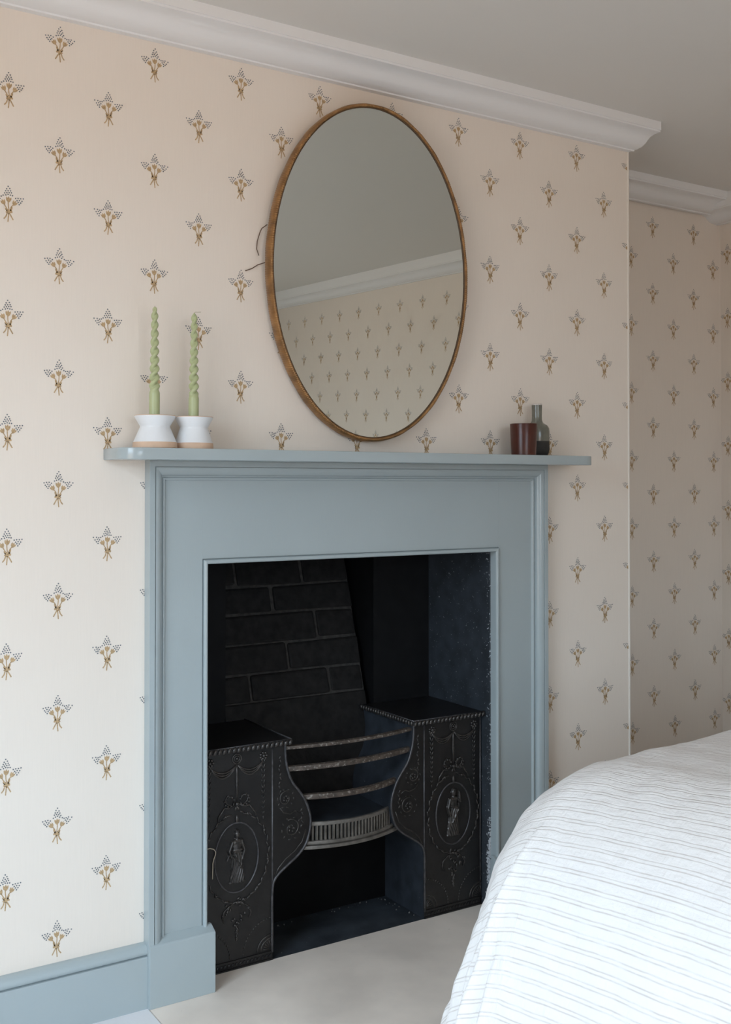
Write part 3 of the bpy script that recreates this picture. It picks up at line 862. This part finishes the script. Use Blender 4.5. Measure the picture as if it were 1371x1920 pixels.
# ------------------------------------------------------------------ things on the shelf
SZ = ZS1 + .0002
def holder(x, y, rb, rtp, label):
    t = thing('candle_holder', label, 'candle holder', (x, y, SZ), 'pair of hourglass candle holders')
    rw = rtp * .735
    c = (x, y, SZ)
    b = MB().lathe([(rb * .975, 0.0), (rb, .0015), (rb * .988, .0125), (rb * .97, .0138)], c, 64).build('clay_foot', 'clay', t, smooth='auto')
    MB().lathe([(rb * .972, .0138), (rb * .955, .0155), (rw * 1.02, .0450), (rw, .0475), (rw * 1.01, .0495), (rtp * .985, .0680), (rtp, .0705), (rtp * .985, .0722), (rtp * .94, .0722), (.020, .0690), (.0132, .0690), (.0130, .052), (0, .052)], c, 64).build('glazed_body', 'glaze', t, smooth='auto')
    MB().tube([(x + rtp * .985 * math.cos(k * PI / 32), y + rtp * .985 * math.sin(k * PI / 32), SZ + .0717) for k in range(64)], .0009, 5, closed=True).build('rim_edge', 'clay', t, smooth=True)
def candle(x, y, r, h, zstart, lean_x, label, wick, twist):
    t = thing('twisted_candle', label, 'candle', (x, y, SZ + .0525), 'pair of twisted green candles')
    z0 = SZ + .0525; n = 28; rows = 150; v = []; f = []
    for i in range(rows + 1):
        u = i / rows; z = h * u
        tp = 1 - .42 * max(0, (u - .25) / .75)
        tip = math.sqrt(max(0, 1 - max(0, (u - .94) / .06) ** 2)) if u > .94 else 1
        k = min(max((z - zstart) / .012, 0), 1)
        rr = r * tp * max(tip, .12)
        ang = twist + 2 * PI * max(0, z - zstart) / .0385
        off = .46 * k
        for j in range(n):
            a = 2 * PI * j / n
            # two intertwined strands
            d = abs(math.cos(a - ang)); sr_ = .60
            b2_ = off * d + math.sqrt(max(1e-6, sr_ ** 2 - (off * math.sqrt(max(0, 1 - d * d))) ** 2)) if k > 0 else 1
            q = rr * ((1 - k) + k * b2_)
            v.append((x + lean_x * u + q * math.cos(a), y + q * math.sin(a), z0 + z))
    for i in range(rows):
        for j in range(n):
            l = (j + 1) % n
            f.append((i * n + j, i * n + l, (i + 1) * n + l, (i + 1) * n + j))
    f.append(tuple(range(n))); f.append(tuple(rows * n + j for j in range(n)))
    MB().add(v, f).build('wax', 'candle', t, smooth=True)
    tx = x + lean_x; tz = z0 + h
    MB().tube([(tx + a, y + b, tz + c) for a, b, c in wick], .0007, 5).build('wick', 'wick', t, smooth=True)
holder(.300, -.066, .0485, .0445, 'larger white hourglass candle holder, nearer the left end of the shelf')
holder(.3925, -.064, .0435, .0425, 'smaller white hourglass candle holder, the right of the pair')
candle(.2985, -.066, .0118, .259, .070, .0005, 'twisted sage green candle in the left candle holder', [(0, 0, -.002), (0, 0, .0022)], .4)
candle(.3915, -.064, .0115, .254, .062, .0015, 'twisted sage green candle in the right holder with its wick bent over', [(0, 0, -.002), (.002, 0, .0018), (.008, .001, .0020), (.016, .001, .0032)], 1.5)
# amber glass votive
px, py = 1.343, -.080
pv = thing('candle_glass', 'dark amber frosted glass candle tumbler in front of the bottle vase', 'candle jar', (px, py, SZ))
MB().lathe([(.0, 0.0), (.0325, 0.0), (.0336, .0012), (.0370, .0835), (.0366, .0850), (.0345, .0850), (.0340, .0840), (.0312, .010), (.0, .010)], (px, py, SZ), 64).build('glass_tumbler', 'amber', pv, smooth='auto')
MB().lathe([(.0, .0110), (.0300, .0110), (.0325, .058), (.0, .058)], (px, py, SZ), 48).build('wax_fill', 'wax', pv, smooth='auto')
MB().tube([(px, py, SZ + .056), (px, py, SZ + .066)], .0008, 5).build('wick', 'wick', pv)
# bottle vase
vx, vy = 1.4185, -.048
vs = thing('bottle_vase', 'small olive grey bottle vase with dark dipped base behind the amber tumbler', 'vase', (vx, vy, SZ))
MB().lathe([(.0, 0.0), (.0270, 0.0), (.0290, .0012), (.0325, .0100), (.0345, .018), (.0345, .0405)], (vx, vy, SZ), 56).build('dipped_base', 'vasebase', vs, smooth='auto')
MB().lathe([(.0345, .0405), (.0347, .0420), (.0347, .068), (.0335, .0765), (.0295, .0835), (.0220, .0885), (.0165, .0925), (.0143, .099), (.0137, .110), (.0140, .130), (.0144, .1405)], (vx, vy, SZ), 56).build('glazed_body', 'vase', vs, smooth='auto')
MB().lathe([(.0144, .1405), (.0145, .1432), (.0135, .1445), (.0112, .1445), (.0105, .142), (.0105, .10), (0, .10)], (vx, vy, SZ), 56).build('rim', 'vaserim', vs, smooth='auto')

# ------------------------------------------------------------------ bed and quilt
BX, BY, BZ, BR, BT, BP, KY = .9069, -.9068, .6866, .324, 1.2518, 1.6776, .7833
BROT, BCROWN = .0766, .1251       # the bed stands a little askew; its top falls gently towards the far side
YN = -2.05        # near side of the bed top
bd = thing('bed', 'bed under the white striped quilt', 'bed', (BX, BY, 0))
MB().box(.86, 2.52, YN + .04, BY - .03, .36, .58).build('mattress', 'mattress', bd, bevel=.05, seg=4)
MB().box(.84, 2.54, YN + .02, BY - .01, .22, .358).build('bed_base', 'wood', bd, bevel=.01)
for xx in (.88, 2.44):
    for yy in (YN + .08, BY - .14):
        MB().box(xx, xx + .06, yy, yy + .06, 0.0, .219).build('leg', 'wood', bd)
MB().box(2.545, 2.58, YN - .02, BY + .02, 0.002, 1.02).build('headboard', 'wood', bd, bevel=.01)
bd.rotation_euler = (0, 0, BROT)
def prof(d):
    L = BR * BT
    h = np.where(d < L, BR * np.sin(np.minimum(d, L) / BR), BR * math.sin(BT) + (d - L) * math.cos(BT))
    vv = np.where(d < L, BR * (1 - np.cos(np.minimum(d, L) / BR)), BR * (1 - math.cos(BT)) + (d - L) * math.sin(BT))
    return h, vv
DM = .79
na, nb = 250, 330
aa = np.concatenate([np.linspace(-1.61, -.2, 60, endpoint=False), np.linspace(-.2, DM, na - 60)])
width = BY - YN
bb = np.linspace(-width - DM, DM, nb)
A, B = np.meshgrid(aa, bb, indexing='ij')
ap = np.maximum(A, 0); bpos = np.maximum(B, 0); bneg = np.maximum(-width - B, 0); be = bpos + bneg
d = (ap ** BP + be ** BP) ** (1 / BP) + 1e-9
dc = np.minimum(d, DM + .02 * np.sin(A * 9 + B * 7))
h, vv = prof(dc)
nn = np.hypot(ap, be) + 1e-9
ca, cb = ap / nn, be / nn
X = BX - np.minimum(A, 0) - h * ca
Y = BY + np.clip(B, -width, 0) + KY * h * cb * np.sign(bpos - bneg)
Z = BZ - vv - BCROWN * np.clip(B + .5, 0, .5) ** 2
X, Y = BX + math.cos(BROT) * (X - BX) - math.sin(BROT) * (Y - BY), BY + math.sin(BROT) * (X - BX) + math.cos(BROT) * (Y - BY)
# gentle swell, gauze puckers and the folds that gather at the corner
hang = np.clip(vv / .45, 0, 1)
ang = np.arctan2(be, ap + 1e-9)
corner = np.exp(-((ang - .62) / .36) ** 2) * (be > 0)
def crease(a0, w, amp, wob, v0):
    """a soft-backed crease that runs down the fall of the cloth"""
    t = (ang - a0 - wob * np.sin(d * 11 + a0 * 30)) / w
    return amp * (np.exp(-t * t) - .8 * np.exp(-((t - 1.3) / .55) ** 2)) * np.clip((vv - v0) / .12, 0, 1) * (be > 0)
def smooth_noise(sx, sy, seed):
    r = np.random.default_rng(seed); s = 0
    for k in range(7):
        ph, th = r.uniform(0, 2 * PI), r.uniform(0, 2 * PI)
        s = s + np.sin(A * sx * math.cos(th) + B * sy * math.sin(th) + ph + 1.4 * np.sin(A * sx * .4 + B * sy * .5 + ph))
    return s / 7
disp = .006 * smooth_noise(9, 9, 1) + .0036 * smooth_noise(26, 40, 2) + .0022 * smooth_noise(60, 110, 3)
disp = disp + corner * hang * .006 * np.sin(ang * 15 + 1.2 * np.sin(A * 9))
disp = disp + crease(.24, .040, .017, .020, .08) + crease(.36, .034, .013, .025, .20) + crease(.50, .05, .014, .03, .25) + crease(.66, .04, .010, .03, .32) + crease(.13, .022, .010, .015, .24)
disp = disp + hang * .004 * np.sin(B * 17 + np.sin(A * 8) * .8)
disp = disp + (1 - hang) * .0025 * smooth_noise(35, 14, 4)
P3 = np.stack([X, Y, Z], -1)
du = np.gradient(P3, axis=0); dv = np.gradient(P3, axis=1)
N = np.cross(du, dv); N /= np.linalg.norm(N, axis=-1, keepdims=True) + 1e-12
if N[20, nb // 2, 2] < 0: N = -N
P3 = P3 + N * disp[..., None]
P3[..., 2] = np.maximum(P3[..., 2], .006)
me = bpy.data.meshes.new('quilt')
vid = np.arange(na * nb).reshape(na, nb)
fcs = np.stack([vid[:-1, :-1], vid[:-1, 1:], vid[1:, 1:], vid[1:, :-1]], -1).reshape(-1, 4)
dq = d.reshape(-1)
keep = dq[fcs].min(1) < DM + .02
fcs = fcs[keep]
me.from_pydata(P3.reshape(-1, 3).tolist(), [], fcs.tolist())
ul = me.uv_layers.new(name='cloth')
idx = np.empty(len(me.loops), dtype=np.int64); me.loops.foreach_get('vertex_index', idx)
uvs = np.stack([A.reshape(-1)[idx], B.reshape(-1)[idx]], -1).astype(np.float32)
ul.data.foreach_set('uv', uvs.reshape(-1))
me.update()
bm = bmesh.new(); bm.from_mesh(me)
bmesh.ops.delete(bm, geom=[v_ for v_ in bm.verts if not v_.link_faces], context='VERTS')
bmesh.ops.recalc_face_normals(bm, faces=bm.faces)
bm.to_mesh(me); bm.free()
qo = link('quilt', me, 'quilt', None, smooth=True)
tag(qo, 'white cotton gauze quilt with fine rose-beige stripes draped over the bed', 'quilt')
